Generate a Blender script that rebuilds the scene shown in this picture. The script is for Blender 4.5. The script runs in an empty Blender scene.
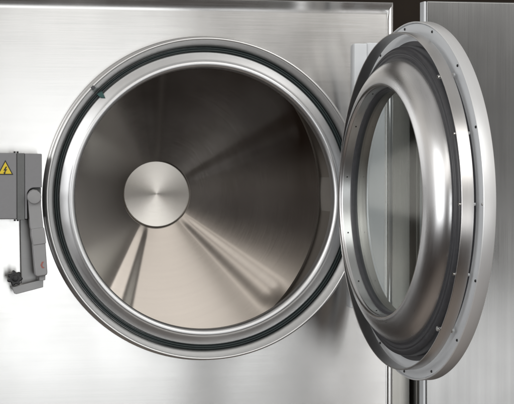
import bpy, bmesh, math, random
from mathutils import Matrix, Vector
random.seed(7)
PI = math.pi
U = 0.00233                      # design unit in metres: the drum mouth has a radius of 130 units
S = bpy.context.scene
COL = S.collection

# ------------------------------------------------------------------ materials
class NT:
    """tiny helper round a node tree"""
    def __init__(self, tree):
        self.t = tree; self.n = tree.nodes; self.l = tree.links
    def new(self, kind, **kw):
        nd = self.n.new(kind)
        for k, v in kw.items():
            setattr(nd, k, v)
        return nd
    def link(self, a, b):
        self.l.new(a, b)
    def math(self, op, a, b=None, clamp=False):
        m = self.new('ShaderNodeMath', operation=op, use_clamp=clamp)
        for i, v in enumerate((a, b)):
            if v is None: continue
            if isinstance(v, (int, float)): m.inputs[i].default_value = v
            else: self.link(v, m.inputs[i])
        return m.outputs[0]
    def ramp(self, fac, stops):
        r = self.new('ShaderNodeValToRGB')
        e = r.color_ramp.elements
        while len(e) < len(stops): e.new(0.5)
        for el, (p, c) in zip(e, stops):
            el.position = p
            el.color = (c, c, c, 1) if isinstance(c, (int, float)) else (*c, 1)
        self.link(fac, r.inputs[0])
        return r.outputs[0]

def base_mat(name):
    m = bpy.data.materials.new(name); m.use_nodes = True
    nt = NT(m.node_tree)
    return m, nt, m.node_tree.nodes['Principled BSDF']

def steel(name, color, rough, aniso=0.0, mode=None, grain=(4, 400, 400), bump=0.02, var=0.06,
          blotch=0.06, rvar=0.06, metallic=1.0, streak=0.03):
    """brushed stainless steel. mode 'circ': grooves run round local Z (lathe work);
    mode 'x' / 'z': grooves run along local X / Z (sheet)."""
    m, nt, b = base_mat(name)
    tc = nt.new('ShaderNodeTexCoord').outputs['Object']
    if mode == 'circ':
        # polar co-ordinates so that the grain follows the spinning of the part
        sx = nt.new('ShaderNodeSeparateXYZ'); nt.link(tc, sx.inputs[0])
        ang = nt.math('ARCTAN2', sx.outputs[1], sx.outputs[0])
        rr = nt.math('SQRT', nt.math('ADD', nt.math('MULTIPLY', sx.outputs[0], sx.outputs[0]),
                                     nt.math('MULTIPLY', sx.outputs[1], sx.outputs[1])))
        ca = nt.math('COSINE', ang); sa = nt.math('SINE', ang)
        cb = nt.new('ShaderNodeCombineXYZ')
        g = grain
        nt.link(nt.math('MULTIPLY', ca, g[0]), cb.inputs[0])
        nt.link(nt.math('MULTIPLY', sa, g[0]), cb.inputs[1])
        nt.link(nt.math('MULTIPLY', nt.math('ADD', rr, sx.outputs[2]), g[1]), cb.inputs[2])
        vec = cb.outputs[0]
        tz = nt.new('ShaderNodeCombineXYZ'); tz.inputs[2].default_value = 1
        cr = nt.new('ShaderNodeVectorMath', operation='CROSS_PRODUCT')
        nt.link(tz.outputs[0], cr.inputs[0]); nt.link(tc, cr.inputs[1])
        groove = cr.outputs[0]
    else:
        mp = nt.new('ShaderNodeMapping'); nt.link(tc, mp.inputs[0])
        mp.inputs['Scale'].default_value = grain
        vec = mp.outputs[0]
        gv = nt.new('ShaderNodeCombineXYZ')
        gv.inputs[2 if mode == 'z' else 0].default_value = 1
        groove = gv.outputs[0]
    nz = nt.new('ShaderNodeTexNoise'); nz.inputs['Scale'].default_value = 1.0
    nz.inputs['Detail'].default_value = 5; nz.inputs['Roughness'].default_value = 0.65
    nt.link(vec, nz.inputs['Vector'])
    bl = nt.new('ShaderNodeTexNoise'); bl.inputs['Scale'].default_value = 6.0
    bl.inputs['Detail'].default_value = 4
    nt.link(tc, bl.inputs['Vector'])
    f1 = nt.math('MULTIPLY', nt.math('SUBTRACT', nz.outputs[0], 0.5), var * 2)
    f2 = nt.math('MULTIPLY', nt.math('SUBTRACT', bl.outputs[0], 0.5), blotch * 2)
    # coarser polishing streaks that follow the grain
    cs = nt.new('ShaderNodeTexNoise'); cs.inputs['Scale'].default_value = 0.13
    cs.inputs['Detail'].default_value = 3
    nt.link(vec, cs.inputs['Vector'])
    f2 = nt.math('ADD', f2, nt.math('MULTIPLY', nt.math('SUBTRACT', cs.outputs[0], 0.5), streak * 2))
    fac = nt.math('ADD', nt.math('ADD', f1, f2), 1.0)
    mul = nt.new('ShaderNodeVectorMath', operation='SCALE')
    mul.inputs[0].default_value = color
    nt.link(fac, mul.inputs['Scale'])
    nt.link(mul.outputs[0], b.inputs['Base Color'])
    b.inputs['Metallic'].default_value = metallic
    r1 = nt.math('MULTIPLY', nt.math('SUBTRACT', nz.outputs[0], 0.5), rvar)
    r2 = nt.math('MULTIPLY', nt.math('SUBTRACT', bl.outputs[0], 0.5), rvar * 1.5)
    nt.link(nt.math('ADD', nt.math('ADD', r1, r2), rough, clamp=True), b.inputs['Roughness'])
    if aniso and mode:
        b.inputs['Anisotropic'].default_value = aniso
        # the blur runs ACROSS the grooves: tangent = normal x groove
        ge = nt.new('ShaderNodeNewGeometry')
        wv = nt.new('ShaderNodeVectorTransform', vector_type='VECTOR', convert_from='OBJECT', convert_to='WORLD')
        nt.link(groove, wv.inputs[0])
        c2 = nt.new('ShaderNodeVectorMath', operation='CROSS_PRODUCT')
        nt.link(ge.outputs['Normal'], c2.inputs[0]); nt.link(wv.outputs[0], c2.inputs[1])
        nn = nt.new('ShaderNodeVectorMath', operation='NORMALIZE'); nt.link(c2.outputs[0], nn.inputs[0])
        nt.link(nn.outputs[0], b.inputs['Tangent'])
    if bump:
        bp = nt.new('ShaderNodeBump'); bp.inputs['Strength'].default_value = bump
        bp.inputs['Distance'].default_value = 0.001
        nt.link(nz.outputs[0], bp.inputs['Height']); nt.link(bp.outputs[0], b.inputs['Normal'])
    return m

def plain(name, color, rough, metallic=0.0, spec=0.5, var=0.12, scale=60, bump=0.05):
    m, nt, b = base_mat(name)
    tc = nt.new('ShaderNodeTexCoord').outputs['Object']
    nz = nt.new('ShaderNodeTexNoise'); nz.inputs['Scale'].default_value = scale
    nz.inputs['Detail'].default_value = 5
    nt.link(tc, nz.inputs['Vector'])
    fac = nt.math('ADD', nt.math('MULTIPLY', nt.math('SUBTRACT', nz.outputs[0], 0.5), var * 2), 1.0)
    mul = nt.new('ShaderNodeVectorMath', operation='SCALE'); mul.inputs[0].default_value = color
    nt.link(fac, mul.inputs['Scale']); nt.link(mul.outputs[0], b.inputs['Base Color'])
    nt.link(nt.math('ADD', nt.math('MULTIPLY', nt.math('SUBTRACT', nz.outputs[0], 0.5), 0.12), rough, clamp=True),
            b.inputs['Roughness'])
    b.inputs['Metallic'].default_value = metallic
    b.inputs['Specular IOR Level'].default_value = spec
    if bump:
        bp = nt.new('ShaderNodeBump'); bp.inputs['Strength'].default_value = bump
        bp.inputs['Distance'].default_value = 0.0006
        nt.link(nz.outputs[0], bp.inputs['Height']); nt.link(bp.outputs[0], b.inputs['Normal'])
    return m

def glass_mat():
    m, nt, b = base_mat('window_glass')
    out = m.node_tree.nodes['Material Output']
    tr = nt.new('ShaderNodeBsdfTransparent'); tr.inputs[0].default_value = (0.90, 0.925, 0.92, 1)
    gl = nt.new('ShaderNodeBsdfGlossy'); gl.inputs['Roughness'].default_value = 0.01
    fr = nt.new('ShaderNodeFresnel'); fr.inputs[0].default_value = 1.45
    mx = nt.new('ShaderNodeMixShader')
    nt.link(nt.math('MULTIPLY', fr.outputs[0], 0.35), mx.inputs[0])
    nt.link(tr.outputs[0], mx.inputs[1]); nt.link(gl.outputs[0], mx.inputs[2])
    nt.link(mx.outputs[0], out.inputs[0])
    return m

M = {
 'panel':  steel('brushed_panel_steel', (0.575, 0.571, 0.563), 0.20, 0.93, 'x', (5, 600, 520), 0.02, 0.08, 0.05, 0.08, streak=0.035),
 'side':   steel('brushed_side_steel', (0.55, 0.54, 0.51), 0.38, 0.6, 'z', (900, 900, 6), 0.04, 0.10, 0.05, 0.08),
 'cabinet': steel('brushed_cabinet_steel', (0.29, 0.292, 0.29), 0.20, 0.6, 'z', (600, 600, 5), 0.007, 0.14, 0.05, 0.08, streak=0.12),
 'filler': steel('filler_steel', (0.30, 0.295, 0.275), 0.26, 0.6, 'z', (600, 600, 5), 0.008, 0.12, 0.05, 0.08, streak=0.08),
 'rim':    steel('door_rim_steel', (0.88, 0.89, 0.90), 0.40, 0.3, 'circ', (4, 300), 0.02, 0.03, 0.06, 0.08, metallic=0.5),
 'ring':   steel('porthole_steel', (0.74, 0.74, 0.735), 0.36, 0.3, 'circ', (3, 500), 0.02, 0.05, 0.08, 0.08),
 'lip':    steel('porthole_lip_steel', (0.74, 0.745, 0.75), 0.37, 0.4, 'circ', (3, 500), 0.02, 0.05, 0.10, 0.10),
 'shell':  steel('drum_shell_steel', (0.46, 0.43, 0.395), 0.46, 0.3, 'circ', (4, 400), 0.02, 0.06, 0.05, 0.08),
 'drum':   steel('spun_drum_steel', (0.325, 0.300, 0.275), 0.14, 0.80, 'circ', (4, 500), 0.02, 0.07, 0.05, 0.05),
 'disc':   steel('turned_disc_steel', (0.52, 0.495, 0.46), 0.21, 0.93, 'circ', (2, 1400), 0.05, 0.10, 0.04, 0.08),
 'flange': steel('door_flange_steel', (0.80, 0.83, 0.86), 0.46, 0.2, 'circ', (4, 300), 0.02, 0.03, 0.06, 0.10, metallic=0.35),
 'hoop':   steel('door_hoop_steel', (0.74, 0.73, 0.72), 0.32, 0.5, 'circ', (5, 500), 0.03, 0.06, 0.06, 0.08),
 'bulge':  steel('window_frame_steel', (0.74, 0.74, 0.745), 0.30, 0.35, 'circ', (4, 500), 0.02, 0.05, 0.08, 0.10),
 'bracket': steel('bracket_steel', (0.30, 0.30, 0.30), 0.38, 0.4, 'x', (20, 400, 400), 0.03, 0.08, 0.08, 0.1),
 'hinge':  steel('hinge_white_metal', (0.78, 0.81, 0.84), 0.40, 0.2, 'z', (500, 500, 8), 0.006, 0.03, 0.04, 0.08, metallic=0.25),
 'bolt':   steel('bolt_steel', (0.75, 0.75, 0.74), 0.18, 0, None, (300, 300, 300), 0.02),
 'darkbolt': plain('dark_screw', (0.05, 0.05, 0.05), 0.4, 0.8),
 'rubber': plain('black_rubber', (0.055, 0.056, 0.062), 0.36, 0, 0.5, 0.25, 90, 0.10),
 'seal':   plain('dark_green_seal', (0.022, 0.034, 0.035), 0.5, 0, 0.5, 0.3, 90, 0.10),
 'teal':   plain('teal_matte', (0.035, 0.10, 0.095), 0.5, 0, 0.4, 0.3, 150),
 'box':    plain('grey_box_paint', (0.24, 0.24, 0.25), 0.42, 0.0, 0.45, 0.06, 140, 0.06),
 'boxdark': plain('dark_box_paint', (0.15, 0.155, 0.155), 0.5, 0.0, 0.4, 0.12, 220, 0.15),
 'lever':  plain('grey_lever_paint', (0.31, 0.31, 0.315), 0.38, 0.0, 0.5, 0.08, 70, 0.06),
 'yellow': plain('warning_yellow', (0.80, 0.60, 0.03), 0.45, 0, 0.5, 0.06, 40, 0),
 'black':  plain('warning_black', (0.02, 0.02, 0.02), 0.5, 0, 0.5, 0.1, 40, 0),
 'red':    plain('red_print', (0.36, 0.13, 0.105), 0.5, 0, 0.5, 0.1, 40, 0),
 'knob':   plain('black_knob_plastic', (0.010, 0.010, 0.012), 0.36, 0, 0.5, 0.2, 120, 0.1),
 'wall':   plain('dark_wall_paint', (0.030, 0.023, 0.018), 0.8, 0, 0.2, 0.3, 8, 0.05),
 'body':   steel('machine_body_steel', (0.55, 0.54, 0.52), 0.45, 0, None, (40, 40, 40), 0.02),
 'glass':  glass_mat(),
}

# ------------------------------------------------------------------ object helpers
def finish(name, bm, mat, parent=None, frame=None, angle=32, smooth=True):
    me = bpy.data.meshes.new(name)
    bmesh.ops.recalc_face_normals(bm, faces=bm.faces)
    bm.to_mesh(me); bm.free()
    if smooth:
        me.shade_smooth()
        me.set_sharp_from_angle(angle=math.radians(angle))
    me.materials.append(mat)
    o = bpy.data.objects.new(name, me)
    COL.objects.link(o)
    if frame is not None: o.matrix_world = frame
    if smooth and frame is not None and frame == Matrix.Identity(4):
        wn = o.modifiers.new('weighted_normals', 'WEIGHTED_NORMAL')   # keeps big flat sheets truly flat beside their bevels
        wn.keep_sharp = True; wn.weight = 100
    if parent is not None: adopt(o, parent, frame)
    return o

WORLD = {}
def adopt(o, parent, frame=None):
    w = frame if frame is not None else Matrix.Identity(4)
    o.parent = parent
    o.matrix_parent_inverse = Matrix.Identity(4)
    o.matrix_basis = WORLD[parent.name].inverted() @ w
    WORLD[o.name] = w

def root(name, label, cat, loc):
    o = bpy.data.objects.new(name, None); COL.objects.link(o)
    o.location = [c * U for c in loc]
    o.empty_display_size = 0.05
    o['label'] = label; o['category'] = cat
    WORLD[o.name] = Matrix.Translation(o.location)
    return o

def reg(o, frame=None):
    WORLD[o.name] = frame if frame is not None else Matrix.Identity(4)

def lathe(prof, n=256, closed=False):
    """profile of (radius, height) in units, spun about local Z"""
    bm = bmesh.new()
    rings = []
    for r, h in prof:
        if r < 1e-6:
            rings.append([bm.verts.new((0, 0, h * U))])
        else:
            rings.append([bm.verts.new((r * U * math.cos(2 * PI * k / n), r * U * math.sin(2 * PI * k / n), h * U))
                          for k in range(n)])
    seq = list(range(len(rings)))
    pairs = list(zip(seq, seq[1:])) + ([(seq[-1], 0)] if closed else [])
    for a, b in pairs:
        A, B = rings[a], rings[b]
        for k in range(n):
            k2 = (k + 1) % n
            if len(A) == 1 and len(B) == 1: continue
            if len(A) == 1: bm.faces.new((A[0], B[k], B[k2]))
            elif len(B) == 1: bm.faces.new((A[k], A[k2], B[0]))
            else: bm.faces.new((A[k], A[k2], B[k2], B[k]))
    return bm

def arc(cx, cz, r, a0, a1, n):
    return [(cx + r * math.cos(math.radians(a0 + (a1 - a0) * i / n)),
             cz + r * math.sin(math.radians(a0 + (a1 - a0) * i / n))) for i in range(n + 1)]

def box_bm(x0, x1, y0, y1, z0, z1, bev=0.0, seg=2, bm=None):
    new = bmesh.new()
    v = [new.verts.new((x * U, y * U, z * U)) for x in (x0, x1) for y in (y0, y1) for z in (z0, z1)]
    for f in ((0, 1, 3, 2), (4, 6, 7, 5), (0, 4, 5, 1), (2, 3, 7, 6), (0, 2, 6, 4), (1, 5, 7, 3)):
        new.faces.new([v[i] for i in f])
    if bev:
        bmesh.ops.bevel(new, geom=new.edges[:], offset=bev * U, segments=seg, affect='EDGES', profile=0.5)
    if bm is None: return new
    return merge(bm, new)

def merge(bm, other):
    me = bpy.data.meshes.new('tmp'); other.to_mesh(me); other.free()
    bm.from_mesh(me); bpy.data.meshes.remove(me)
    return bm

def prism_bm(pts, y0, y1, bev=0.0, seg=2, top=None):
    """outline (x, z) in units drawn on the front, running from y0 (front) back to y1"""
    bm = bmesh.new()
    a = [bm.verts.new((x * U, y0 * U, z * U)) for x, z in (top or pts)]
    b = [bm.verts.new((x * U, y1 * U, z * U)) for x, z in pts]
    n = len(pts)
    bm.faces.new(a); bm.faces.new(b[::-1])
    for i in range(n):
        j = (i + 1) % n
        bm.faces.new((a[i], b[i], b[j], a[j]))
    bmesh.ops.recalc_face_normals(bm, faces=bm.faces)
    if bev:
        bmesh.ops.bevel(bm, geom=bm.edges[:], offset=bev * U, segments=seg, affect='EDGES', profile=0.5)
    return bm

def cyl_bm(axis_frame, r, h0, h1, n=24, bev=0.3):
    b = min(bev, r * 0.4)
    bm = lathe([(0, h1), (r - b, h1), (r - b * .3, h1 - b * .3), (r, h1 - b), (r, h0), (0, h0)], n)
    bmesh.ops.transform(bm, matrix=axis_frame, verts=bm.verts)
    return bm

# frame of lathe work on the front panel: local Z points out of the panel (world -Y), local Y is world Z
F_MAIN = Matrix.Rotation(PI / 2, 4, 'X')

# ------------------------------------------------------------------ the washing machine
washer = root('washing_machine',
              'large brushed stainless steel industrial washer with its round door swung wide open', 'washing machine',
              (-140, 160, -430))

# front panel: sheet with a round opening, edges flared forward, then folded back
def panel_bm():
    bm = bmesh.new()
    X0, X1, Z0, Z1 = -520, 187, -420, 186
    n = 360
    ang = [2 * PI * k / n for k in range(n)]
    for cx_, cz_ in ((X0, Z0), (X1, Z0), (X1, Z1), (X0, Z1)):
        a = math.atan2(cz_, cx_) % (2 * PI)
        i = min(range(len(ang)), key=lambda q: abs(ang[q] - a)); ang[i] = a
    inner = [(156.5 * math.cos(a), 156.5 * math.sin(a)) for a in ang]
    outer = []
    for a in ang:
        c, s = math.cos(a), math.sin(a); t = 1e9
        if c > 1e-9: t = min(t, X1 / c)
        if c < -1e-9: t = min(t, X0 / c)
        if s > 1e-9: t = min(t, Z1 / s)
        if s < -1e-9: t = min(t, Z0 / s)
        outer.append((c * t, s * t))
    def off(pt, ex, ez):
        x, z = pt
        if abs(x - X1) < 1e-4: x += ex
        if abs(x - X0) < 1e-4: x -= ex
        if abs(z - Z1) < 1e-4: z += ez
        if abs(z - Z0) < 1e-4: z -= ez
        return x, z
    loops = [[(*p, 6) for p in inner], [(*p, 0) for p in inner], [(*p, 0) for p in outer]]
    for ex, ez, y in ((1.0, 1.2, -0.04), (2.0, 2.6, -0.22), (3.0, 4.2, -0.60), (4.0, 6, -1.2), (5.0, 8, -2.0), (5.8, 10, -2.85), (6.4, 11.6, -3.4), (6.6, 12.2, -2.8), (6.6, 12.3, 26)):  # made-up forward flare so the top edge reflects the dark floor
        loops.append([(*off(p, ex, ez), y) for p in outer])
    R = [[bm.verts.new((x * U, y * U, z * U)) for x, z, y in L] for L in loops]
    for A, B in zip(R, R[1:]):
        for k in range(n):
            k2 = (k + 1) % n
            bm.faces.new((A[k], A[k2], B[k2], B[k]))
    return bm
front = finish('front_panel', panel_bm(), M['panel'], washer, Matrix.Identity(4), 25)

body = bmesh.new()
box_bm(-515, 188, 27, 430, -426, 197, 2, 2, body)
# the body is open at the front: delete the face behind the panel so that the drum sits inside
bmesh.ops.delete(body, geom=[f for f in body.faces if f.calc_center_median().y < 28 * U and abs(f.normal.y) > 0.99], context='FACES')
finish('body', body, M['body'], washer, Matrix.Identity(4))

# porthole ring on the panel
ring = lathe([(161.6, -0.1), (161.2, 0.8), (159.8, 1.6), (159.7, 15.5)] + arc(158.2, 16.4, 1.5, 0, 180, 8) +
             [(156.2, 15.6), (153.4, 11.5), (151.3, 8.4), (150.7, 7.0), (150.5, 2.5), (145.4, 2.5), (145.4, -3)])
porthole = finish('porthole_ring', ring, M['ring'], washer, F_MAIN, 40)
seal = lathe([(150.2, 2.7), (150.2, 7.4), (149.4, 8.6), (148.7, 8.5), (148.2, 7.4), (147.8, 8.5), (147.1, 8.5), (146.5, 7.6), (146.3, 5.5), (146.2, 2.7)])
finish('door_seal', seal, M['seal'], porthole, F_MAIN, 50)
lip = lathe([(145.9, 2.8), (146.0, 6.0), (145.6, 7.0), (144.6, 7.6), (141.0, 8.9), (138.2, 10.2), (136.4, 10.8)] + arc(134.2, 7.4, 4.2, 62, 178, 12) +
            [(129.95, 5), (129.9, -1.6), (130.6, -2.2), (131.2, -1.6)])
finish('mouth_lip', lip, M['lip'], porthole, F_MAIN, 40)
mark_bm = prism_bm([(-109, 102.6), (-103.8, 105.8), (-100.4, 98.8), (-105.6, 99.6)], -9.9, -8.6, 0.25, 1)  # small teal triangle lying on the mouth lip
finish('teal_mark', mark_bm, M['teal'], porthole, Matrix.Identity(4))
clip = prism_bm([(-116.0, 108.6), (-113.4, 111.2), (-110.6, 108.6), (-113.2, 106.0)], -18.2, -13, 0.5, 2)
finish('ring_clip', clip, M['rubber'], porthole, Matrix.Identity(4))

# drum: front wall, cylinder, dished back with pressed ribs
def drum_bm(part):
    n = 480
    prof = [(133.2, -1.2), (132.0, -1.6), (131.6, -2.6), (131.8, -4.5), (134, -7), (150, -10), (180, -13), (187.5, -15), (189, -19)]
    prof += [(189, -19 - 15 * k) for k in range(1, 18)]
    prof += [(189, -286.6), (188.7, -288.6), (187.9, -289.8)]
    m = 30
    for i in range(m + 1):
        t = i / m
        r = 187 + (36 - 187) * t
        prof.append((r, -291.0 + (-328.2 + 291.0) * t - 2 * math.sin(PI * t)))
    ribs = [92, 26, -42, -110]
    cut = next(i for i, p in enumerate(prof) if p[1] <= -290.9)
    prof = prof[:cut + 1] if part == 'shell' else prof[cut:]
    bm = bmesh.new(); R = []
    for r, h in prof:
        row = []
        for k in range(n):
            a = 2 * PI * k / n
            dh = 0
            if h < -290.8 and r < 187.5:
                env = min(1, (187.5 - r) / 14) * min(1, (r - 36) / 14)
                env = max(0, env)
                for rb in ribs:
                    d = (math.degrees(a) - rb + 180) % 360 - 180
                    w = 4.0 + 11.0 * (r - 41) / 135
                    s = abs(math.radians(d)) * r / w
                    if s < 1.6:
                        dh += env * (0.30 + 0.85 * (r - 41) / 143) * {92: 0.55, 26: 0.6, -110: 0.62}.get(rb, 1.0) * (0.5 + 0.5 * math.cos(PI * s / 1.6))
            row.append(bm.verts.new((r * U * math.cos(a), r * U * math.sin(a), (h + dh) * U)))
        R.append(row)
    for A, B in zip(R, R[1:]):
        for k in range(n):
            k2 = (k + 1) % n
            bm.faces.new((A[k], A[k2], B[k2], B[k]))
    return bm
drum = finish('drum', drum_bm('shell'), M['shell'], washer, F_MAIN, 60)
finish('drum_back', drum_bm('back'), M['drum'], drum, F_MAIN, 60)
# hub cap tilted a few degrees, made up to place its reflected streaks
F_DISC = F_MAIN @ Matrix.Translation((0, 0, -325.1 * U)) @ Matrix.Rotation(math.radians(-3.4), 4, 'X') @ Matrix.Rotation(math.radians(-2.4), 4, 'Y') @ Matrix.Translation((0, 0, 324.2 * U))
disc = lathe([(0, -324.2), (6, -324.2), (20, -324.2), (33, -324.2), (37.6, -324.2)] + arc(37.6, -326.6, 2.4, 90, 0, 8) + [(40.0, -334), (0, -334)], 192)
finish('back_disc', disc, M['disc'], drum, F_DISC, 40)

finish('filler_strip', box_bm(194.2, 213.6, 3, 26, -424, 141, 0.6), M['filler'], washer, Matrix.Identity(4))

# hinge bolted to the panel right of the porthole
hb = box_bm(165.5, 184.5, -6, 0.2, -140, 157, 0.8)
hinge = finish('door_hinge', hb, M['hinge'], washer, Matrix.Identity(4))
for z0, z1, x0 in ((98, 156, 152), (-111, -78, 148)):
    finish('hinge_plate', box_bm(x0, 165.2, -8, 0.2, z0, z1, 0.8), M['hinge'], hinge, Matrix.Identity(4))

# door: local Z is the outward normal of the door, local Y is world Z
AL = 1.664
uvec = Vector((math.sin(AL), -math.cos(AL), 0)); zv = Vector((0, 0, 1)); xv = zv.cross(uvec)
DC = Vector((146.8, -174.0, 0)) * U
F_DOOR = Matrix(((xv.x, zv.x, uvec.x, DC.x), (xv.y, zv.y, uvec.y, DC.y), (xv.z, zv.z, uvec.z, DC.z), (0, 0, 0, 1)))

plate = lathe([(126.6, 16.6), (162.6, 16.6), (162.9, 16.9), (162.9, 19), (126.6, 19)], 256, True)
door = finish('door', plate, M['flange'], washer, F_DOOR, 40)
rim = lathe([(163.5, 16.4), (163.9, 15.6), (164.5, 15.5), (164.95, 16.0), (165, 26.4), (164.6, 27.0), (163.9, 27.0), (163.5, 26.5)], 256, True)
finish('door_rim', rim, M['rim'], door, F_DOOR, 40)
hoop = lathe([(155.0, 0.3), (154.7, 0), (153.9, 0), (153.6, 0.3), (153.6, 10.9), (153.9, 11.2), (154.7, 11.2), (155, 10.9)], 256, True)
finish('seal_hoop', hoop, M['hoop'], door, F_DOOR, 40)
# black rubber ring with moulded steps inside the hoop
rub = lathe([(124, 11.4), (122, 2.5), (124, 1.2), (131.5, 1.6), (132.3, 2.5), (133.2, 2.5), (134.0, 2.0), (135.6, 2.2), (136.3, 3.1), (137.2, 3.1),
             (137.9, 2.6), (140.2, 3.2), (141.6, 4.6), (142.4, 6.6), (142.6, 16.5)], 256)
finish('dark_backing', lathe([(126.8, 16.2), (126.8, 15.6), (147.0, 15.6), (147.0, 16.2)], 256, True), M['rubber'], door, F_DOOR, 40)  # black backing ring added so the inside of the hoop reads dark
finish('rubber_gasket', rub, M['rubber'], door, F_DOOR, 50)
# polished window frame bulging towards the drum, with the tunnel to the glass
bul = [(130.8, 6), (130.6, 2.0), (129.8, -0.6)]
for i in range(1, 15):                         # convex shoulder from the rubber to the front rim
    t = i / 14
    a = t * PI / 2
    q = 0.62
    bul.append((109.6 + 20.2 * (q * math.cos(a) + (1 - q) * (1 - t)), -0.6 - 15.0 * (q * math.sin(a) + (1 - q) * t)))
bul += [(108.0, -16.2), (106.8, -16.1), (106.1, -15.6), (105.8, -14.6), (105.6, -13.8), (105.0, -13.2), (104.6, -5.4)]
finish('window_frame', lathe(bul, 256), M['bulge'], door, F_DOOR, 40)
wg = lathe([(104.7, -5.4), (102.9, -5.2), (102.2, -4.6), (102.1, -1), (102.1, 0.6), (103.0, 1.0), (104.7, 1.0)], 256)
finish('window_gasket', wg, M['rubber'], door, F_DOOR, 50)
tun = lathe([(103.9, 1.1), (103.4, 1.3), (103.4, 9.6), (103.8, 10.4), (104.6, 10.6), (126.3, 11.2), (126.6, 12), (126.6, 18.9)], 256)
finish('window_sleeve', tun, M['side'], door, F_DOOR, 40)
gp = lathe([(0, -2.6), (103.6, -2.6), (103.6, -1.0), (0, -1.0)], 128)
finish('window_glass', gp, M['glass'], door, F_DOOR, 40)
# bolts that hold the hoop off the flange, screws round the flange and in the tunnel
def loc_frame(r, deg, h, tilt=None):
    a = math.radians(deg)
    return Matrix.Translation((r * U * math.cos(a), r * U * math.sin(a), h * U))
# door-local angle: 0 = far side (+local X = world +Y), 180 = near side
for dg in (0, 23, 46, 314, 337):
    rb = 2.2 if dg in (46, 314) else 1.4
    bm = cyl_bm(loc_frame(153.4 - rb, 180 + dg, 0), rb, -1.5, 10, 14, 0.5)
    merge(bm, cyl_bm(loc_frame(153.8, 180 + dg, 0), rb, 11.1, 11.4 + rb, 6, 0.4))
    finish('standoff_bolt', bm, M['bolt'], door, F_DOOR, 40)
for k in range(15):
    m_ = M['bolt'] if k in (0, 6, 9) else M['darkbolt']
    bm = lathe([(0, 16.8), (1.25, 16.8), (1.25, 16.2), (1.0, 15.7), (0, 15.5)], 12)
    bmesh.ops.transform(bm, matrix=loc_frame(160.2, 180 - 24 * k, 0), verts=bm.verts)
    finish('flange_screw', bm, m_, door, F_DOOR, 40)
for k in range(12):
    a = math.radians(12 + 30 * k)
    fr = Matrix.Translation((104.8 * U * math.cos(a), 104.8 * U * math.sin(a), -9.5 * U)) @ \
        Matrix.Rotation(a, 4, 'Z') @ Matrix.Rotation(-PI / 2, 4, 'Y')
    finish('window_rivet', cyl_bm(fr, 0.75, -0.4, 0.6, 10, 0.3), M['darkbolt'], door, F_DOOR, 40)
# arms that carry the door on the hinge (hidden behind the flange from the front)
for z in (134, -128):
    arm = prism_bm([(172.5, z - 9), (181, z - 9), (181, z + 9), (172.5, z + 9)], -52, -6.3, 0.8)
    finish('hinge_arm', arm, M['hinge'], hinge, Matrix.Identity(4))
    finish('hinge_pin', cyl_bm(Matrix.Translation((177 * U, -9 * U, z * U)), 4.2, -12, 12, 20, 0.5), M['bolt'], hinge, Matrix.Identity(4))

# ------------------------------------------------------------------ door lock box on the left
lb = box_bm(-262, -188.6, -35, 0.3, -18.7, 44.8, 1.2, 3)
lock = finish('lock_box', lb, M['box'], washer, Matrix.Identity(4))
finish('dark_groove', box_bm(-188.3, -181.2, -34.2, 0.3, -19.4, 44.6, 0.4), M['boxdark'], lock, Matrix.Identity(4))
# right hand housing with an arched recess for the lever pivot
hs = [(-180.9, -18.7), (-178.8, -18.7), (-178.8, 3.5)]
hs += [(-172.2 + 6.8 * math.cos(math.radians(d)), 4.2 + 7.4 * math.sin(math.radians(d))) for d in range(172, 88, -12)]
hs += [(-164.7, 11.6), (-164.7, 44.0), (-180.9, 44.4)]
finish('lever_housing', prism_bm(hs, -35, 0.3, 0.8), M['box'], lock, Matrix.Identity(4), 40)
finish('pivot_recess', box_bm(-178.6, -164.9, -27, 0.3, -18.6, 11.4, 0.3), M['boxdark'], lock, Matrix.Identity(4))
for x in (-190.4, -187.6):
    finish('box_screw', cyl_bm(Matrix.Translation((x * U, -30 * U, 44.6 * U)), 1.0, 0, 1.8, 10, 0.3), M['darkbolt'], lock, Matrix.Identity(4))
    finish('box_screw', cyl_bm(Matrix.Translation((x * U, -30 * U, -19.4 * U)), 1.0, -1.2, 0.5, 10, 0.3), M['darkbolt'], lock, Matrix.Identity(4))

# warning sign: black edged yellow triangle with a lightning bolt
def tri(s):
    cx_, cz_ = -199.6, 28.6
    return [(cx_ + s * 8.6 * math.sin(math.radians(d)), cz_ + s * 9.4 * math.cos(math.radians(d))) for d in (0, 120, 240)]
sign = finish('warning_sign', prism_bm(tri(1.0), -35.35, -34.8, 0), M['black'], lock, Matrix.Identity(4), smooth=False)
finish('yellow_triangle', prism_bm(tri(0.80), -35.65, -35.2, 0), M['yellow'], sign, Matrix.Identity(4), smooth=False)
bolt_pts = [(0.6, 4.6), (-2.0, 0.0), (-0.2, 0.2), (-1.3, -2.2), (-2.0, -1.9), (-0.9, -4.4), (0.5, -2.0), (-0.3, -2.1), (2.0, 1.6), (0.3, 1.3), (1.7, 4.4)]
finish('lightning_bolt', prism_bm([(-199.7 + .92 * x, 27.9 + .86 * z) for x, z in bolt_pts], -35.95, -35.5, 0), M['black'], sign, Matrix.Identity(4), smooth=False)

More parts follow.
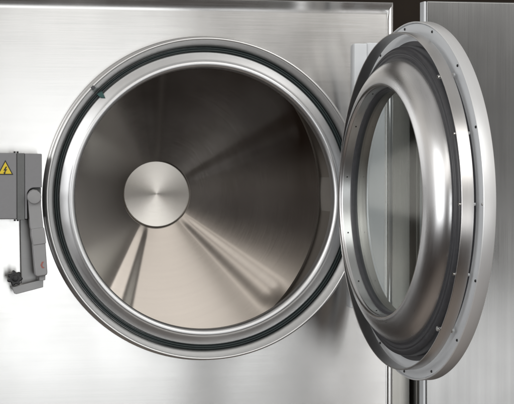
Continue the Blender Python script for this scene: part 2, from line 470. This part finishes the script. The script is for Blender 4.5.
# lever: pivot knuckle, arm, grip
arm_pts = [(-178.4, 4.0), (-177.0, 8.2), (-173.6, 10.0), (-169.6, 9.4), (-166.6, 6.0), (-166.2, -2), (-164.6, -18), (-163.8, -26.5), (-163.9, -30), (-174.8, -31), (-176.2, -26.5), (-177.6, -10)]
lever = finish('lever_handle', prism_bm(arm_pts, -39, -24, 1.0, 2), M['lever'], lock, Matrix.Identity(4), 40)
finish('pivot_cap', cyl_bm(Matrix.Translation((-172.6 * U, 0, 2.6 * U)) @ F_MAIN, 6.6, 34, 44, 40, 1.1), M['lever'], lever, Matrix.Identity(4))
jt = [(-175.6, -28.0), (-163.4, -26.4), (-162.2, -33), (-161.4, -42), (-173.6, -43.6), (-175.4, -35)]
finish('lever_joint', prism_bm(jt, -42.5, -25, 1.0, 2), M['lever'], lever, Matrix.Identity(4), 40)
gr = [(-174.0, -42.2), (-162.0, -40.6), (-160.0, -70.6), (-161.0, -72.4), (-170.0, -73.8), (-171.6, -72.6)]
finish('lever_grip', prism_bm(gr, -41.5, -24, 1.3, 2), M['lever'], lever, Matrix.Identity(4), 40)
finish('lever_stub', prism_bm([(-167.4, -72), (-161.6, -71.2), (-161.8, -77.4), (-167.2, -78)], -37, -28, 0.6), M['lever'], lever, Matrix.Identity(4), 40)
rm = [(-166.9, -62.6)] + [(-164.6 + 2.6 * math.cos(math.radians(d)), -62.4 + 3.2 * math.sin(math.radians(d))) for d in range(110, 50, -15)] + \
     [(-164.4, -60.6), (-165.2, -62.6), (-164.3, -64.4)] + [(-164.6 + 2.6 * math.cos(math.radians(d)), -62.4 + 3.2 * math.sin(math.radians(d))) for d in range(-50, -111, -15)]
finish('red_mark', prism_bm(rm, -41.75, -41.2, 0), M['red'], lever, Matrix.Identity(4), smooth=False)

# bracket below the box: hanging strip, folded shelf and star knob
bm = prism_bm([(-183.4, -19.5), (-169.0, -19.5), (-166.6, -82.5), (-182.4, -83.5)], -11, -6, 0.5)
bracket = finish('lock_bracket', bm, M['bracket'], washer, Matrix.Identity(4), 40)
sh = prism_bm([(-193.0, -84.4), (-162.7, -77.0), (-162.9, -84.8), (-188.6, -91.2), (-190.8, -90.4)], -26, -23.4, 0.4)
merge(sh, prism_bm([(-192.8, -84.4), (-162.8, -77.0), (-162.8, -79.0), (-192.6, -86.2)], -23.6, -8, 0.4))
finish('bracket_shelf', sh, M['bracket'], bracket, Matrix.Identity(4), 40)
kp = []
for k in range(84):
    a = 2 * PI * k / 84
    r = 6.5 + 0.95 * math.cos(7 * a + 0.5)
    kp.append((-190.6 + r * math.cos(a), -75.4 + r * math.sin(a)))
kb = prism_bm(kp, -34, -25, 0.9, 3)
merge(kb, cyl_bm(Matrix.Translation((-190.6 * U, 0, -75.4 * U)) @ F_MAIN, 3.2, 8, 35.2, 24, 0.8))
finish('star_knob', kb, M['knob'], bracket, Matrix.Identity(4), 40)

# ------------------------------------------------------------------ the steel cabinet on the right
cab = root('steel_cabinet', 'dark brushed steel cabinet standing right of the washer behind the open door', 'cabinet', (440, 160, -430))
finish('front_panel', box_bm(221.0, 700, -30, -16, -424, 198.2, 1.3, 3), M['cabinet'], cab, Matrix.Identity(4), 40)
finish('edge_strip', box_bm(218.2, 220.7, -29.6, -15.6, -424, 197.6, 0.5, 2), M['hinge'], cab, Matrix.Identity(4), 40)
finish('body', box_bm(219.5, 698, 1, 430, -426, 142, 1.5, 2), M['side'], cab, Matrix.Identity(4), 40)
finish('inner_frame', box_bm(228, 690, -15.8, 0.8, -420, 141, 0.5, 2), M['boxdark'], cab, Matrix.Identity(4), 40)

# dark wall behind the machines
wb = box_bm(-900, 1100, 470, 500, -430, 620)
wall = finish('wall', wb, M['wall'], smooth=False)
wall['kind'] = 'structure'

# ------------------------------------------------------------------ light
w = bpy.data.worlds.new('World'); S.world = w; w.use_nodes = True
nt = NT(w.node_tree)
bg = w.node_tree.nodes['Background']
d = nt.new('ShaderNodeTexCoord').outputs['Generated']
sp = nt.new('ShaderNodeSeparateXYZ'); nt.link(d, sp.inputs[0])
el = nt.math('MULTIPLY', nt.math('ADD', sp.outputs[2], 1.0), 0.5)
# unseen room: floor, walls, ceiling; dark and bright bands made up to shape reflections
az = nt.math('ADD', nt.math('DIVIDE', nt.math('ARCTAN2', sp.outputs[0], nt.math('MULTIPLY', sp.outputs[1], -1.0)), 2 * PI), 0.5)
A = lambda deg: 0.5 + deg / 360.0
walls = nt.ramp(az, [(0.0, (0.20, 0.19, 0.18)), (A(-100), (0.5, 0.49, 0.48)), (A(-45), (0.62, 0.61, 0.60)), (A(-34), (0.07, 0.06, 0.055)),
                     (A(-6), (0.07, 0.06, 0.055)), (A(2), (0.20, 0.19, 0.18)), (A(15), (0.24, 0.23, 0.22)), (A(18), (0.20, 0.19, 0.18)), (A(25), (0.68, 0.67, 0.66)), (A(29), (0.80, 0.79, 0.78)),
                     (A(33), (0.12, 0.11, 0.10)), (A(50), (0.12, 0.11, 0.10)), (A(62), (0.40, 0.39, 0.38)), (A(110), (0.30, 0.29, 0.28)), (1.0, (0.20, 0.19, 0.18))])
floor = nt.ramp(el, [(0.0, (0.20, 0.17, 0.148)), (0.10, (0.17, 0.142, 0.122)), (0.20, (0.02, 0.013, 0.010)), (0.43, (0.018, 0.012, 0.009)), (0.47, (0.06, 0.05, 0.04)), (0.5, (0.10, 0.085, 0.07))])
ceil = nt.ramp(el, [(0.66, (0.70, 0.66, 0.61)), (0.75, (0.55, 0.53, 0.50)), (0.90, (0.36, 0.35, 0.34)), (1.0, (0.42, 0.41, 0.40))])
m1 = nt.new('ShaderNodeMix', data_type='RGBA'); nt.link(nt.ramp(el, [(0.44, 0.0), (0.50, 1.0)]), m1.inputs[0])
nt.link(floor, m1.inputs[6]); nt.link(walls, m1.inputs[7])
m2 = nt.new('ShaderNodeMix', data_type='RGBA'); nt.link(nt.ramp(el, [(0.555, 0.0), (0.66, 1.0)]), m2.inputs[0])
nt.link(m1.outputs[2], m2.inputs[6]); nt.link(ceil, m2.inputs[7])
rp = m2.outputs[2]
nz = nt.new('ShaderNodeTexNoise'); nz.inputs['Scale'].default_value = 3.2; nz.inputs['Detail'].default_value = 3
nt.link(d, nz.inputs['Vector'])
mod = nt.ramp(nz.outputs[0], [(0.3, 0.65), (0.7, 1.35)])
mx = nt.new('ShaderNodeVectorMath', operation='MULTIPLY'); nt.link(rp, mx.inputs[0]); nt.link(mod, mx.inputs[1])
nt.link(mx.outputs[0], bg.inputs[0]); bg.inputs[1].default_value = 1.0

def softbox(name, loc, target, sx, sy, radiance, color=(1, 1, 1)):
    li = bpy.data.lights.new(name, 'AREA'); li.shape = 'RECTANGLE'; li.size = sx; li.size_y = sy
    li.energy = radiance * sx * sy * PI; li.color = color
    o = bpy.data.objects.new(name, li); COL.objects.link(o)
    o.location = loc
    o.rotation_euler = (Vector(target) - Vector(loc)).to_track_quat('-Z', 'Y').to_euler()
    return o
softbox('panel_fill_light', (0.24, -5.4, -0.36), (0.24, 0, -0.36), 1.23, 1.7, 2.9, (0.97, 0.99, 1.0))  # unseen softbox behind the camera, added to whiten the panel's reflection
softbox('panel_strip_light', (1.22, -5.4, -0.75), (1.22, 0, -0.75), 0.40, 1.3, 1.9, (0.97, 0.99, 1.0))  # unseen strip lamp added for a bright vertical band in the panel
softbox('thin_strip_light', (1.62, -5.4, -0.80), (1.62, 0, -0.80), 0.14, 1.3, 2.4)  # narrower strip lamp, also added, for one more band in the panel
softbox('low_light', (2.75, -3.3, -0.40), (0, 0, 0), 0.8, 0.6, 2.6, (1, 0.98, 0.95))
softbox('cabinet_fill_light', (2.35, -5.4, -1.15), (2.35, 0, -1.15), 1.1, 1.0, 2.6)  # softbox added out of view to brighten the foot of the cabinet
softbox('ceiling_light', (0.50, -2.85, 1.55), (0, 0, 0), 1.6, 1.0, 1.6, (1, 0.98, 0.95))
softbox('drum_fill_light', (-0.75, -3.2, 1.25), (0, 0, 0), 0.8, 0.9, 1.1, (1, 0.97, 0.93))  # added softbox that grades the lower right sector of the drum
softbox('right_light', (2.1, -3.4, 1.9), (0.3, 0, 0), 1.5, 2.1, 2.2, (1, 0.99, 0.97))
softbox('side_light', (-3.0, -2.6, 0.6), (0, 0, 0), 2.4, 3.0, 2.6, (0.98, 0.99, 1))

# ------------------------------------------------------------------ camera and render
cd = bpy.data.cameras.new('camera'); cam = bpy.data.objects.new('camera', cd); COL.objects.link(cam)
th, ph = 0.203, -0.019
fwd = Vector((math.sin(th) * math.cos(ph), math.cos(th) * math.cos(ph), math.sin(ph)))
cam.location = (-316.4 * U, -1796.05 * U, 31.08 * U)
cam.rotation_euler = fwd.to_track_quat('-Z', 'Y').to_euler()
cd.sensor_width = 36; cd.sensor_fit = 'HORIZONTAL'; cd.lens = 1828.4 / 514 * 36
cd.clip_start = 0.05; cd.clip_end = 100
S.camera = cam
S.render.engine = 'CYCLES'
S.view_settings.view_transform = 'Standard'; S.view_settings.look = 'None'
S.view_settings.exposure = 0; S.view_settings.gamma = 1
